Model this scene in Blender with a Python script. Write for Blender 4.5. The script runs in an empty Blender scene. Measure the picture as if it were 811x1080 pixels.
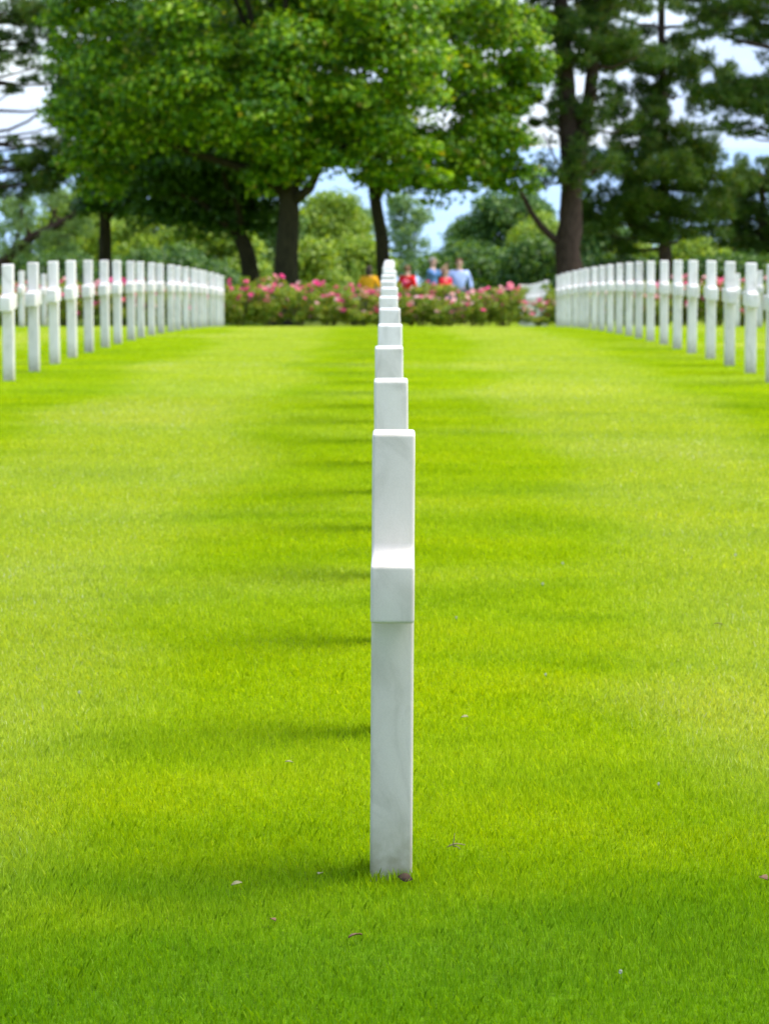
import bpy, bmesh, math, random
import numpy as np
from mathutils import Vector, Matrix

random.seed(7)
RNG = np.random.default_rng(11)
SC = bpy.context.scene
COL = SC.collection
R = math.radians

# ------------------------------------------------------------------ camera
PW, PH, F = 811.0, 1080.0, 3293.0
HORIZON = 154.0
CAM_Z = 1.745
pitch = math.atan((PH / 2 - HORIZON) / F)
yaw = math.atan(5.0 / F)
cam_d = bpy.data.cameras.new('camera')
cam = bpy.data.objects.new('camera', cam_d)
COL.objects.link(cam)
cam.location = (0, 0, CAM_Z)
cam.rotation_euler = (math.pi / 2 - pitch, 0, yaw)
cam_d.sensor_width = 36.0
cam_d.sensor_fit = 'AUTO'
cam_d.lens = F / PH * 36.0
cam_d.clip_start = 0.1
cam_d.clip_end = 90000
cam_d.dof.use_dof = True
cam_d.dof.focus_distance = 7.62
cam_d.dof.aperture_fstop = cam_d.lens / 12.5
SC.camera = cam
CR = cam.rotation_euler.to_matrix()


_d = CR @ Vector(((413 - PW / 2) / F, -(922 - PH / 2) / F, -1))
CAM_Z = 0.022 - _d.z / _d.y * 7.6          # the front cross meets the turf at y = 922
cam.location.z = CAM_Z


def at(px, py, Y):
    """the point of the place at depth Y that the photograph shows at (px, py)"""
    d = CR @ Vector(((px - PW / 2) / F, -(py - PH / 2) / F, -1))
    t = Y / d.y
    return Vector((d.x * t, Y, CAM_Z + d.z * t))


# ------------------------------------------------------------------ terrain
CROSS_H = at(413, 457.5, 7.6).z
NODES = [(-60, 0.0), (-20, 0), (0, 0.0), (4, 0)]
for n, t in ((1, 457.5), (2, 405.5), (3, 372), (4, 347.5), (5, 329.3), (7, 306.5), (9, 292.8)):
    Y = 7.6 + 2.0 * (n - 1)
    NODES.append((Y, at(410, t, Y).z - CROSS_H))
for k, t in ((15, 280), (19, 275.6), (23, 277.3), (26, 280.4), (30, 285.5), (34, 291)):
    NODES.append((2.0 * k, at(240, t, 2.0 * k).z - CROSS_H))
NODES += [(76, -2.66), (86.5, -3.16), (96, -3.4), (110, -3.75), (140, -4.4), (180, -6.5), (230, -14), (320, -44), (420, -60), (700, -75)]
_ny = np.array([a for a, b in NODES], float)
_nz = np.array([b for a, b in NODES], float)
_fine = np.arange(-60, 700, 0.5)
_fz = np.interp(_fine, _ny, _nz)
for _w in (17, 13, 9):                          # smooth the profile
    k_ = np.ones(_w) / _w
    pad = np.pad(_fz, _w // 2, mode='edge')
    _fz = np.convolve(pad, k_, 'valid')
_fz -= np.interp(7.6, _fine, _fz)


def gz(y):
    return np.interp(y, _fine, _fz)


def g(y):
    return float(np.interp(y, _fine, _fz))


# ------------------------------------------------------------------ materials
def new_mat(name):
    m = bpy.data.materials.new(name)
    m.use_nodes = True
    nt = m.node_tree
    nt.nodes.clear()
    out = nt.nodes.new('ShaderNodeOutputMaterial')
    return m, nt, out


def N(nt, kind, **kw):
    n = nt.nodes.new(kind)
    for k, v in kw.items():
        if k in n.inputs:
            n.inputs[k].default_value = v
        else:
            setattr(n, k, v)
    return n


def L(nt, a, b):
    nt.links.new(a, b)


def ramp(nt, src, stops, interp='LINEAR'):
    r = nt.nodes.new('ShaderNodeValToRGB')
    r.color_ramp.interpolation = interp
    els = r.color_ramp.elements
    while len(els) < len(stops):
        els.new(0.5)
    for e, (p, c) in zip(els, stops):
        e.position = p
        e.color = (*c, 1)
    L(nt, src, r.inputs['Fac'])
    return r.outputs['Color']


def plain(name, col, rough=0.6, var=0.15, scale=30.0, spec=0.3):
    m, nt, out = new_mat(name)
    p = N(nt, 'ShaderNodeBsdfPrincipled')
    p.inputs['Roughness'].default_value = rough
    p.inputs['Specular IOR Level'].default_value = spec
    no = N(nt, 'ShaderNodeTexNoise')
    no.inputs['Scale'].default_value = scale
    no.inputs['Detail'].default_value = 4
    tc = N(nt, 'ShaderNodeTexCoord')
    L(nt, tc.outputs['Object'], no.inputs['Vector'])
    lo = tuple(c * (1 - var) for c in col)
    hi = tuple(min(1, c * (1 + var)) for c in col)
    L(nt, ramp(nt, no.outputs['Fac'], [(0.3, lo), (0.7, hi)]), p.inputs['Base Color'])
    L(nt, p.outputs[0], out.inputs['Surface'])
    return m


def leaf_mat(name, lo, mid, hi, trans=0.45, rough=0.45, spec=0.25, yellow=None, tint=(1.9, 1.7, 0.5)):
    """leaves: a colour of its own for each leaf, light passing through the blade"""
    m, nt, out = new_mat(name)
    geo = N(nt, 'ShaderNodeNewGeometry')
    stops = [(0.0, lo), (0.5, mid), (0.92, hi)]
    if yellow:
        stops.append((1.0, yellow))
    c = ramp(nt, geo.outputs['Random Per Island'], stops)
    p = N(nt, 'ShaderNodeBsdfPrincipled')
    p.inputs['Roughness'].default_value = rough
    p.inputs['Specular IOR Level'].default_value = spec
    L(nt, c, p.inputs['Base Color'])
    t = N(nt, 'ShaderNodeBsdfTranslucent')
    br = N(nt, 'ShaderNodeMix', data_type='RGBA', blend_type='MULTIPLY')
    br.inputs[0].default_value = 1.0
    L(nt, c, br.inputs[6])
    br.inputs[7].default_value = (*tint, 1)
    L(nt, br.outputs[2], t.inputs['Color'])
    mx = N(nt, 'ShaderNodeMixShader')
    mx.inputs[0].default_value = trans
    L(nt, p.outputs[0], mx.inputs[1])
    L(nt, t.outputs[0], mx.inputs[2])
    L(nt, mx.outputs[0], out.inputs['Surface'])
    return m


def bark_mat(name, a, b):
    m, nt, out = new_mat(name)
    tc = N(nt, 'ShaderNodeTexCoord')
    mp = N(nt, 'ShaderNodeMapping')
    mp.inputs['Scale'].default_value = (6, 6, 1.4)
    L(nt, tc.outputs['Object'], mp.inputs['Vector'])
    no = N(nt, 'ShaderNodeTexNoise')
    no.inputs['Scale'].default_value = 3.0
    no.inputs['Detail'].default_value = 8
    no.inputs['Roughness'].default_value = 0.7
    L(nt, mp.outputs[0], no.inputs['Vector'])
    p = N(nt, 'ShaderNodeBsdfPrincipled')
    p.inputs['Roughness'].default_value = 0.9
    p.inputs['Specular IOR Level'].default_value = 0.1
    L(nt, ramp(nt, no.outputs['Fac'], [(0.32, a), (0.68, b)]), p.inputs['Base Color'])
    bp = N(nt, 'ShaderNodeBump')
    bp.inputs['Strength'].default_value = 0.8
    bp.inputs['Distance'].default_value = 0.05
    L(nt, no.outputs['Fac'], bp.inputs['Height'])
    L(nt, bp.outputs[0], p.inputs['Normal'])
    L(nt, p.outputs[0], out.inputs['Surface'])
    return m


def grass_colour(nt, dark, mid, light, straw):
    """patches, mown bands and thin dry streaks of the turf, fixed to the ground"""
    geo = N(nt, 'ShaderNodeNewGeometry')
    mp = N(nt, 'ShaderNodeMapping')
    mp.inputs['Scale'].default_value = (0.55, 1.0, 0.0)
    mp.inputs['Rotation'].default_value = (0, 0, R(7))
    L(nt, geo.outputs['Position'], mp.inputs['Vector'])
    n1 = N(nt, 'ShaderNodeTexNoise')
    n1.inputs['Scale'].default_value = 1.15
    n1.inputs['Detail'].default_value = 5
    n1.inputs['Roughness'].default_value = 0.62
    L(nt, mp.outputs[0], n1.inputs['Vector'])
    n2 = N(nt, 'ShaderNodeTexNoise')
    n2.inputs['Scale'].default_value = 0.28
    n2.inputs['Detail'].default_value = 3
    L(nt, geo.outputs['Position'], n2.inputs['Vector'])
    base = ramp(nt, n1.outputs['Fac'], [(0.30, dark), (0.5, mid), (0.70, light)])
    sf = N(nt, 'ShaderNodeMapRange')
    sf.inputs['From Min'].default_value = 0.52
    sf.inputs['From Max'].default_value = 0.72
    L(nt, n2.outputs['Fac'], sf.inputs['Value'])
    sm = N(nt, 'ShaderNodeMath', operation='MULTIPLY')
    sm.inputs[1].default_value = 0.5
    L(nt, sf.outputs[0], sm.inputs[0])
    mx = N(nt, 'ShaderNodeMix', data_type='RGBA')
    # passes of the mower between the rows, paler where the grass was laid over
    gx = N(nt, 'ShaderNodeSeparateXYZ')
    wob = N(nt, 'ShaderNodeMix', data_type='RGBA', blend_type='LINEAR_LIGHT')
    wob.inputs[0].default_value = 0.9
    L(nt, geo.outputs['Position'], wob.inputs[6])
    L(nt, n2.outputs['Color'], wob.inputs[7])
    L(nt, wob.outputs[2], gx.inputs[0])
    pp = N(nt, 'ShaderNodeMath', operation='PINGPONG')
    pp.inputs[1].default_value = 1.82
    L(nt, gx.outputs['X'], pp.inputs[0])
    bp_ = N(nt, 'ShaderNodeMapRange')
    bp_.interpolation_type = 'SMOOTHSTEP'
    bp_.inputs['From Min'].default_value = 0.75
    bp_.inputs['From Max'].default_value = 1.35
    bp_.inputs['To Max'].default_value = 0.5
    L(nt, pp.outputs[0], bp_.inputs['Value'])
    ad = N(nt, 'ShaderNodeMath', operation='ADD')
    ad.use_clamp = True
    L(nt, sm.outputs[0], ad.inputs[0])
    L(nt, bp_.outputs[0], ad.inputs[1])
    L(nt, ad.outputs[0], mx.inputs[0])
    L(nt, base, mx.inputs[6])
    mx.inputs[7].default_value = (*straw, 1)
    # shade over the near end painted into the turf as deeper green, edge ragged
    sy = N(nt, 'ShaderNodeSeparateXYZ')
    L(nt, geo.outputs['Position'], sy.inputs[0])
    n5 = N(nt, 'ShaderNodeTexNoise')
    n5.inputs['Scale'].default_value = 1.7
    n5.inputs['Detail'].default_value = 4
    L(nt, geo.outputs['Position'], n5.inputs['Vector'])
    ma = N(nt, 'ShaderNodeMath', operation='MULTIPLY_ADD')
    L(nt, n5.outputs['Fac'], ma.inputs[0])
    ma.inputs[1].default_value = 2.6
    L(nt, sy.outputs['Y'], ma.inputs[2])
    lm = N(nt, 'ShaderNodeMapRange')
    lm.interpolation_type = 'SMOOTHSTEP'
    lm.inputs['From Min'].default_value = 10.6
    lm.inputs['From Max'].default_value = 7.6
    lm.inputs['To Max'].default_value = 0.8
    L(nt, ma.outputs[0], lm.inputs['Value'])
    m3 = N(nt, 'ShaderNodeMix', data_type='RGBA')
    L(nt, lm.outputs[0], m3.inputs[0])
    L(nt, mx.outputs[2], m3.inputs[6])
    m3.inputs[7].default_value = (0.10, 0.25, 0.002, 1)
    return geo, m3.outputs[2]


G_DARK, G_MID, G_LIGHT, G_STRAW = (0.235, 0.36, 0.002), (0.318, 0.445, 0.002), (0.375, 0.475, 0.004), (0.45, 0.51, 0.08)

# turf between the blades
M_LAWN, nt, out = new_mat('turf')
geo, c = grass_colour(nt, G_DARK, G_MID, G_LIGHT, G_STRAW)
fn = N(nt, 'ShaderNodeTexNoise')
fn.inputs['Scale'].default_value = 38
fn.inputs['Detail'].default_value = 4
L(nt, geo.outputs['Position'], fn.inputs['Vector'])
mx = N(nt, 'ShaderNodeMix', data_type='RGBA', blend_type='MULTIPLY')
mx.inputs[0].default_value = 1
L(nt, c, mx.inputs[6])
L(nt, ramp(nt, fn.outputs['Fac'], [(0.3, (0.26, 0.28, 0.26)), (0.7, (0.62, 0.64, 0.6))]), mx.inputs[7])
p = N(nt, 'ShaderNodeBsdfPrincipled')
p.inputs['Roughness'].default_value = 0.9
p.inputs['Specular IOR Level'].default_value = 0.05
L(nt, mx.outputs[2], p.inputs['Base Color'])
L(nt, p.outputs[0], out.inputs['Surface'])

# grass blades
M_GRASS, nt, out = new_mat('grass_blades')
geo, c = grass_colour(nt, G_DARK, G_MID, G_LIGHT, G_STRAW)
v = ramp(nt, geo.outputs['Random Per Island'],
         [(0.0, (0.66, 0.74, 0.8)), (0.5, (1.0, 1.0, 1.0)), (0.95, (1.14, 1.1, 1.2)), (1.0, (1.5, 1.3, 12.0))])
mx = N(nt, 'ShaderNodeMix', data_type='RGBA', blend_type='MULTIPLY')
mx.inputs[0].default_value = 1
L(nt, c, mx.inputs[6])
L(nt, v, mx.inputs[7])
p = N(nt, 'ShaderNodeBsdfPrincipled')
p.inputs['Roughness'].default_value = 0.6
p.inputs['Specular IOR Level'].default_value = 0.1
L(nt, mx.outputs[2], p.inputs['Base Color'])
t = N(nt, 'ShaderNodeBsdfTranslucent')
m2 = N(nt, 'ShaderNodeMix', data_type='RGBA', blend_type='MULTIPLY')
m2.inputs[0].default_value = 1
L(nt, mx.outputs[2], m2.inputs[6])
m2.inputs[7].default_value = (1.5, 1.35, 0.4, 1)
L(nt, m2.outputs[2], t.inputs['Color'])
ms = N(nt, 'ShaderNodeMixShader')
ms.inputs[0].default_value = 0.45
L(nt, p.outputs[0], ms.inputs[1])
L(nt, t.outputs[0], ms.inputs[2])
L(nt, ms.outputs[0], out.inputs['Surface'])

# marble
M_MARBLE, nt, out = new_mat('white_marble')
tc = N(nt, 'ShaderNodeTexCoord')
oi = N(nt, 'ShaderNodeObjectInfo')
off = N(nt, 'ShaderNodeVectorMath', operation='ADD')
sc_ = N(nt, 'ShaderNodeVectorMath', operation='SCALE')
L(nt, tc.outputs['Object'], off.inputs[0])
cmb = N(nt, 'ShaderNodeCombineXYZ')
rm = N(nt, 'ShaderNodeMath', operation='MULTIPLY')
rm.inputs[1].default_value = 40
L(nt, oi.outputs['Random'], rm.inputs[0])
L(nt, rm.outputs[0], cmb.inputs[0])
L(nt, rm.outputs[0], cmb.inputs[2])
L(nt, cmb.outputs[0], off.inputs[1])
mp = N(nt, 'ShaderNodeMapping')
mp.inputs['Scale'].default_value = (7, 7, 3.2)
mp.inputs['Rotation'].default_value = (0, R(32), R(20))
L(nt, off.outputs[0], mp.inputs['Vector'])
n1 = N(nt, 'ShaderNodeTexNoise')
n1.inputs['Scale'].default_value = 1.2
n1.inputs['Detail'].default_value = 7
n1.inputs['Distortion'].default_value = 1.6
L(nt, mp.outputs[0], n1.inputs['Vector'])
c = ramp(nt, n1.outputs['Fac'], [(0.30, (0.54, 0.50, 0.455)), (0.46, (0.665, 0.615, 0.575)), (0.62, (0.70, 0.65, 0.61)), (0.8, (0.60, 0.552, 0.51))])
n3 = N(nt, 'ShaderNodeTexNoise')
n3.inputs['Scale'].default_value = 260
n3.inputs['Detail'].default_value = 2
L(nt, tc.outputs['Object'], n3.inputs['Vector'])
gr = N(nt, 'ShaderNodeMix', data_type='RGBA', blend_type='MULTIPLY')
gr.inputs[0].default_value = 1
L(nt, c, gr.inputs[6])
L(nt, ramp(nt, n3.outputs['Fac'], [(0.35, (0.955, 0.955, 0.95)), (0.6, (1, 1, 1))]), gr.inputs[7])
# earth splashed on the foot of the stone
sx = N(nt, 'ShaderNodeSeparateXYZ')
L(nt, tc.outputs['Object'], sx.inputs[0])
n4 = N(nt, 'ShaderNodeTexNoise')
n4.inputs['Scale'].default_value = 28
n4.inputs['Detail'].default_value = 5
L(nt, tc.outputs['Object'], n4.inputs['Vector'])
hz = N(nt, 'ShaderNodeMapRange')
hz.inputs['From Min'].default_value = 0.19
hz.inputs['From Max'].default_value = 0.0
hz.inputs['To Max'].default_value = 1.35
L(nt, sx.outputs['Z'], hz.inputs['Value'])
pw = N(nt, 'ShaderNodeMath', operation='MULTIPLY')
L(nt, hz.outputs[0], pw.inputs[0])
L(nt, n4.outputs['Fac'], pw.inputs[1])
st = N(nt, 'ShaderNodeMix', data_type='RGBA')
L(nt, pw.outputs[0], st.inputs[0])
L(nt, gr.outputs[2], st.inputs[6])
st.inputs[7].default_value = (0.20, 0.19, 0.09, 1)
p = N(nt, 'ShaderNodeBsdfPrincipled')
tn = N(nt, 'ShaderNodeMapRange')
tn.inputs['To Min'].default_value = 0.90
tn.inputs['To Max'].default_value = 1.06
L(nt, oi.outputs['Random'], tn.inputs['Value'])
tm = N(nt, 'ShaderNodeMix', data_type='RGBA', blend_type='MULTIPLY')
tm.inputs[0].default_value = 1
L(nt, st.outputs[2], tm.inputs[6])
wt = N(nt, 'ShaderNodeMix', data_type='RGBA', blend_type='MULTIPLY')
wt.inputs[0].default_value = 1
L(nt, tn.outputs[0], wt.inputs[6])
L(nt, oi.outputs['Color'], wt.inputs[7])          # per-stone tint, carries the painted shade of the nearest stones
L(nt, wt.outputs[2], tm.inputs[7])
p.inputs['Roughness'].default_value = 0.36
p.inputs['Specular IOR Level'].default_value = 0.35
p.inputs['Subsurface Weight'].default_value = 0.25
p.inputs['Subsurface Radius'].default_value = (0.02, 0.018, 0.014)
p.inputs['Subsurface Scale'].default_value = 0.6
L(nt, tm.outputs[2], p.inputs['Base Color'])
bp = N(nt, 'ShaderNodeBump')
bp.inputs['Strength'].default_value = 0.06
bp.inputs['Distance'].default_value = 0.004
L(nt, n3.outputs['Fac'], bp.inputs['Height'])
L(nt, bp.outputs[0], p.inputs['Normal'])
L(nt, p.outputs[0], out.inputs['Surface'])

# sea
M_SEA, nt, out = new_mat('sea_water')
geo = N(nt, 'ShaderNodeNewGeometry')
n1 = N(nt, 'ShaderNodeTexNoise')
n1.inputs['Scale'].default_value = 0.004
n1.inputs['Detail'].default_value = 6
L(nt, geo.outputs['Position'], n1.inputs['Vector'])
p = N(nt, 'ShaderNodeBsdfPrincipled')
p.inputs['Roughness'].default_value = 0.35
L(nt, ramp(nt, n1.outputs['Fac'], [(0.35, (0.17, 0.27, 0.42)), (0.65, (0.21, 0.32, 0.47))]), p.inputs['Base Color'])
L(nt, p.outputs[0], out.inputs['Surface'])

M_PATH = plain('pale_gravel', (0.42, 0.40, 0.36), 0.9, 0.2, 14)
M_BARK = bark_mat('mossy_bark', (0.012, 0.010, 0.006), (0.05, 0.043, 0.018))
M_BARK_PINE = bark_mat('pine_bark', (0.018, 0.012, 0.010), (0.085, 0.055, 0.042))
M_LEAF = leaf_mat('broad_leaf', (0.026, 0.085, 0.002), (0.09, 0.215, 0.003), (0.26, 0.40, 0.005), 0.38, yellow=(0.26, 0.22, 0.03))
M_LEAF_SHADED = leaf_mat('shaded_broad_leaf', (0.018, 0.055, 0.003), (0.035, 0.095, 0.004), (0.07, 0.15, 0.006), 0.3)  # under-canopy shade put into the leaf colour of the two rear trees
M_LEAF_B = leaf_mat('pale_shrub_leaf', (0.09, 0.17, 0.015), (0.165, 0.26, 0.022), (0.28, 0.36, 0.04), 0.4)
M_LEAF_C = leaf_mat('grey_green_leaf', (0.075, 0.15, 0.07), (0.13, 0.22, 0.10), (0.22, 0.32, 0.15), 0.4)
M_LEAF_D = leaf_mat('dark_shrub_leaf', (0.022, 0.07, 0.014), (0.05, 0.12, 0.02), (0.12, 0.205, 0.032), 0.35)
M_NEEDLE = leaf_mat('pine_needle', (0.018, 0.058, 0.008), (0.045, 0.105, 0.012), (0.12, 0.19, 0.02), 0.25, yellow=(0.18, 0.13, 0.03))
M_ROSE_LEAF = leaf_mat('rose_leaf', (0.06, 0.14, 0.010), (0.15, 0.23, 0.016), (0.33, 0.35, 0.03), 0.4, yellow=(0.28, 0.19, 0.03))
M_STEM = plain('rose_stem', (0.10, 0.09, 0.035), 0.7, 0.3)
M_PINK = leaf_mat('deep_pink_petal', (0.66, 0.03, 0.17), (0.78, 0.06, 0.25), (0.84, 0.16, 0.36), 0.3, tint=(1.1, 1.1, 1.15))
M_SALMON = leaf_mat('salmon_petal', (0.74, 0.15, 0.24), (0.80, 0.24, 0.33), (0.84, 0.36, 0.38), 0.3, tint=(1.1, 1.1, 1.15))
M_PALE = leaf_mat('pale_pink_petal', (0.78, 0.36, 0.38), (0.84, 0.50, 0.50), (0.87, 0.64, 0.60), 0.3, tint=(1.1, 1.1, 1.15))
M_SKIN = plain('skin', (0.55, 0.33, 0.24), 0.5, 0.06, 20)
M_HAIR_GREY = plain('grey_hair', (0.36, 0.33, 0.30), 0.6, 0.3, 80)
M_HAIR_DARK = plain('dark_hair', (0.045, 0.028, 0.018), 0.5, 0.3, 80)
M_HAIR_BROWN = plain('brown_hair', (0.17, 0.085, 0.04), 0.5, 0.3, 80)
M_YELLOW = plain('yellow_cloth', (0.85, 0.38, 0.01), 0.8, 0.1, 12)
M_RED = plain('red_cloth', (0.72, 0.012, 0.014), 0.8, 0.1, 12)
M_CRIMSON = plain('crimson_cloth', (0.62, 0.008, 0.03), 0.8, 0.1, 12)
M_DENIM = plain('denim_blue_cloth', (0.10, 0.22, 0.46), 0.8, 0.12, 12)
M_SKYBLUE = plain('light_blue_cloth', (0.40, 0.49, 0.84), 0.8, 0.08, 12)
M_KHAKI = plain('khaki_cloth', (0.42, 0.31, 0.19), 0.85, 0.1, 12)
M_NAVY = plain('navy_cloth', (0.025, 0.035, 0.075), 0.85, 0.1, 12)
M_SHOE = plain('shoe_leather', (0.05, 0.035, 0.025), 0.5, 0.1, 12)
M_EYE = plain('eye', (0.03, 0.02, 0.015), 0.2, 0.05, 5)
M_LIP = plain('lip', (0.42, 0.16, 0.13), 0.5, 0.05, 5)
M_DRY_LEAF = plain('dry_leaf', (0.14, 0.075, 0.03), 0.7, 0.45, 60)
M_PALE_LEAF = plain('straw_leaf', (0.24, 0.22, 0.10), 0.7, 0.25, 60)
M_TWIG = plain('twig_bark', (0.20, 0.15, 0.08), 0.8, 0.3, 60)
M_CLOVER = plain('clover_white', (0.55, 0.54, 0.48), 0.7, 0.12, 90)
M_CLOVER_STEM = plain('clover_stem', (0.12, 0.2, 0.02), 0.7, 0.1, 90)
M_MUD = plain('dark_earth', (0.045, 0.025, 0.014), 0.9, 0.4, 80)


# ------------------------------------------------------------------ mesh helpers
def link(o, parent=None):
    COL.objects.link(o)
    if parent is not None:
        o.parent = parent
    return o


def mesh_from(name, verts, faces, mat, smooth=False):
    me = bpy.data.meshes.new(name)
    me.from_pydata([tuple(v) for v in verts], [], faces)
    me.materials.append(mat)
    if smooth:
        me.shade_smooth()
    me.update()
    return me


def np_mesh(name, verts, nper, mat):
    """verts (n*nper,3): one polygon for each run of nper vertices"""
    nv = len(verts)
    nf = nv // nper
    me = bpy.data.meshes.new(name)
    me.vertices.add(nv)
    me.vertices.foreach_set('co', np.ascontiguousarray(verts, np.float32).ravel())
    me.loops.add(nv)
    me.loops.foreach_set('vertex_index', np.arange(nv, dtype=np.int32))
    me.polygons.add(nf)
    me.polygons.foreach_set('loop_start', np.arange(0, nv, nper, dtype=np.int32))
    me.materials.append(mat)
    me.update(calc_edges=True)
    return me


def obj(name, me, parent=None, loc=(0, 0, 0)):
    o = bpy.data.objects.new(name, me)
    o.location = loc
    return link(o, parent)


def tag(o, label, cat=None, group=None):
    o['label'] = label
    if cat:
        o['category'] = cat
    if group:
        o['group'] = group
    return o


def thing(name, label, cat, loc, group=None, rz=0.0):
    o = bpy.data.objects.new(name, None)
    o.empty_display_size = 0.3
    o.location = loc
    o.rotation_euler = (0, 0, rz)
    link(o)
    return tag(o, label, cat, group)


def tube(V, Fc, pts, rad, seg=9, wob=0.0):
    """append a tapered tube along pts to the lists V, Fc"""
    pts = [Vector(p_) for p_ in pts]
    base = len(V)
    n = len(pts)
    for i, p_ in enumerate(pts):
        d = (pts[min(i + 1, n - 1)] - pts[max(i - 1, 0)]).normalized()
        a = d.cross(Vector((0.31, 0.95, 0.05))).normalized()
        b = d.cross(a)
        for s in range(seg):
            q = 2 * math.pi * s / seg
            rr = rad[i] * (1 + wob * math.sin(3 * q + i * 0.9) + wob * random.uniform(-0.6, 0.6))
            V.append(p_ + (a * math.cos(q) + b * math.sin(q)) * rr)
    for i in range(n - 1):
        for s in range(seg):
            s2 = (s + 1) % seg
            Fc.append((base + i * seg + s, base + i * seg + s2, base + (i + 1) * seg + s2, base + (i + 1) * seg + s))
    Fc.append(tuple(base + s for s in range(seg))[::-1])
    Fc.append(tuple(base + (n - 1) * seg + s for s in range(seg)))


def curve_pts(a, b, n=6, sag=0.0, jit=0.0):
    a, b = Vector(a), Vector(b)
    out_ = []
    for i in range(n + 1):
        t_ = i / n
        q = a.lerp(b, t_)
        q.z += sag * math.sin(math.pi * t_)
        if 0 < i < n and jit:
            q += Vector((random.uniform(-jit, jit), random.uniform(-jit, jit), random.uniform(-jit, jit)))
        out_.append(q)
    return out_


def unit(v):
    return v / np.maximum(np.linalg.norm(v, axis=1, keepdims=True), 1e-9)


def leaves(cent, nrm, length, width):
    """diamond leaves, slightly folded along nothing: one quad for each"""
    n = len(cent)
    nrm = unit(nrm)
    r = RNG.normal(size=(n, 3))
    u = unit(np.cross(nrm, r))
    w = np.cross(nrm, u)
    ln = (length * RNG.uniform(0.65, 1.25, n))[:, None]
    wd = (width * RNG.uniform(0.7, 1.2, n))[:, None]
    v = np.stack([cent - u * ln * 0.5, cent + w * wd * 0.5 - u * ln * 0.05, cent + u * ln * 0.5 + nrm * ln * 0.08, cent - w * wd * 0.5 - u * ln * 0.05], 1)
    return v.reshape(-1, 3)


def blob_leaves(blobs, per_m2, length, width, flat=0.8, under=0.45):
    """blobs: (x,y,z,r). Leaves through each clump, most near its skin"""
    out_ = []
    for (x, y, z, r) in blobs:
        n = max(12, int(per_m2 * 4 * r * r))
        d = unit(RNG.normal(size=(n, 3)))
        d[:, 2] = np.where((d[:, 2] < -0.1) & (RNG.random(n) < under), -d[:, 2], d[:, 2])
        rr = r * RNG.random(n) ** 0.38 * RNG.uniform(0.85, 1.18, n)
        c_ = d * rr[:, None]
        c_[:, 2] *= flat
        c_ += np.array((x, y, z))
        nm = d * 0.7 + RNG.normal(size=(n, 3)) * 0.55 + np.array((0, 0, 0.45))
        out_.append(leaves(c_, nm, length, width))
    return np.concatenate(out_)


def pad_needles(pads, per_m2, length=0.2, width=0.017, k=7):
    """pine pads: (x,y,z,rx,ry,rz): tufts of thin needles standing up and out"""
    out_ = []
    for (x, y, z, rx, ry, rz) in pads:
        n = max(10, int(per_m2 * rx * ry * 3.0))
        d = unit(RNG.normal(size=(n, 3)))
        rr = RNG.random(n) ** 0.45
        c_ = d * rr[:, None] * np.array((rx, ry, rz))
        c_[:, 2] += 0.25 * rz * RNG.normal(size=n)
        c_ += np.array((x, y, z))
        c_ = np.repeat(c_, k, 0)
        dd = np.repeat(d, k, 0)
        m = len(c_)
        dr = unit(dd * np.array((0.6, 0.6, 0.2)) + RNG.normal(size=(m, 3)) * 0.55 + np.array((0, 0, 0.55)))
        sd = unit(np.cross(dr, RNG.normal(size=(m, 3))))
        ln = (length * RNG.uniform(0.7, 1.25, m))[:, None]
        v_ = np.stack([c_ - sd * width, c_ + sd * width, c_ + dr * ln], 1)
        out_.append(v_.reshape(-1, 3))
    return np.concatenate(out_)


ONES = ['', 'first', 'second', 'third', 'fourth', 'fifth', 'sixth', 'seventh', 'eighth', 'ninth', 'tenth', 'eleventh', 'twelfth', 'thirteenth',
        'fourteenth', 'fifteenth', 'sixteenth', 'seventeenth', 'eighteenth', 'nineteenth']


def nth(i):
    if i < 20:
        return ONES[i]
    tens = {2: ('twentieth', 'twenty'), 3: ('thirtieth', 'thirty'), 4: ('fortieth', 'forty')}[i // 10]
    return tens[0] if i % 10 == 0 else tens[1] + '-' + ONES[i % 10]


# ------------------------------------------------------------------ the setting
def sheet(name, xs, ys, zf, mat, kind='structure', smooth=True):
    xs, ys = np.array(xs, float), np.array(ys, float)
    X, Y = np.meshgrid(xs, ys)
    Z = zf(X, Y)
    v = np.stack([X.ravel(), Y.ravel(), Z.ravel()], 1)
    nx = len(xs)
    fc = [(j * nx + i, j * nx + i + 1, (j + 1) * nx + i + 1, (j + 1) * nx + i) for j in range(len(ys) - 1) for i in range(nx - 1)]
    o = obj(name, mesh_from(name, v, fc, mat, smooth))
    o['kind'] = kind
    return o


ys = np.concatenate([np.arange(-60, 0, 6), np.arange(0, 100, 0.5), np.arange(100, 260, 2), np.arange(260, 700, 10)])
xs = np.concatenate([np.linspace(-900, -40, 10), np.arange(-36, 37, 6), np.linspace(40, 900, 10)])
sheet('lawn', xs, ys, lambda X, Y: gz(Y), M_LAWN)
sheet('sea', np.linspace(-60000, 60000, 13), np.concatenate([[330], np.linspace(600, 75000, 16)]), lambda X, Y: X * 0 - 46.0, M_SEA)
yp = np.arange(117.5, 120.6, 0.25)
sheet('path', np.linspace(-70, 70, 15), yp, lambda X, Y: gz(Y) + 0.012, M_PATH)


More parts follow.
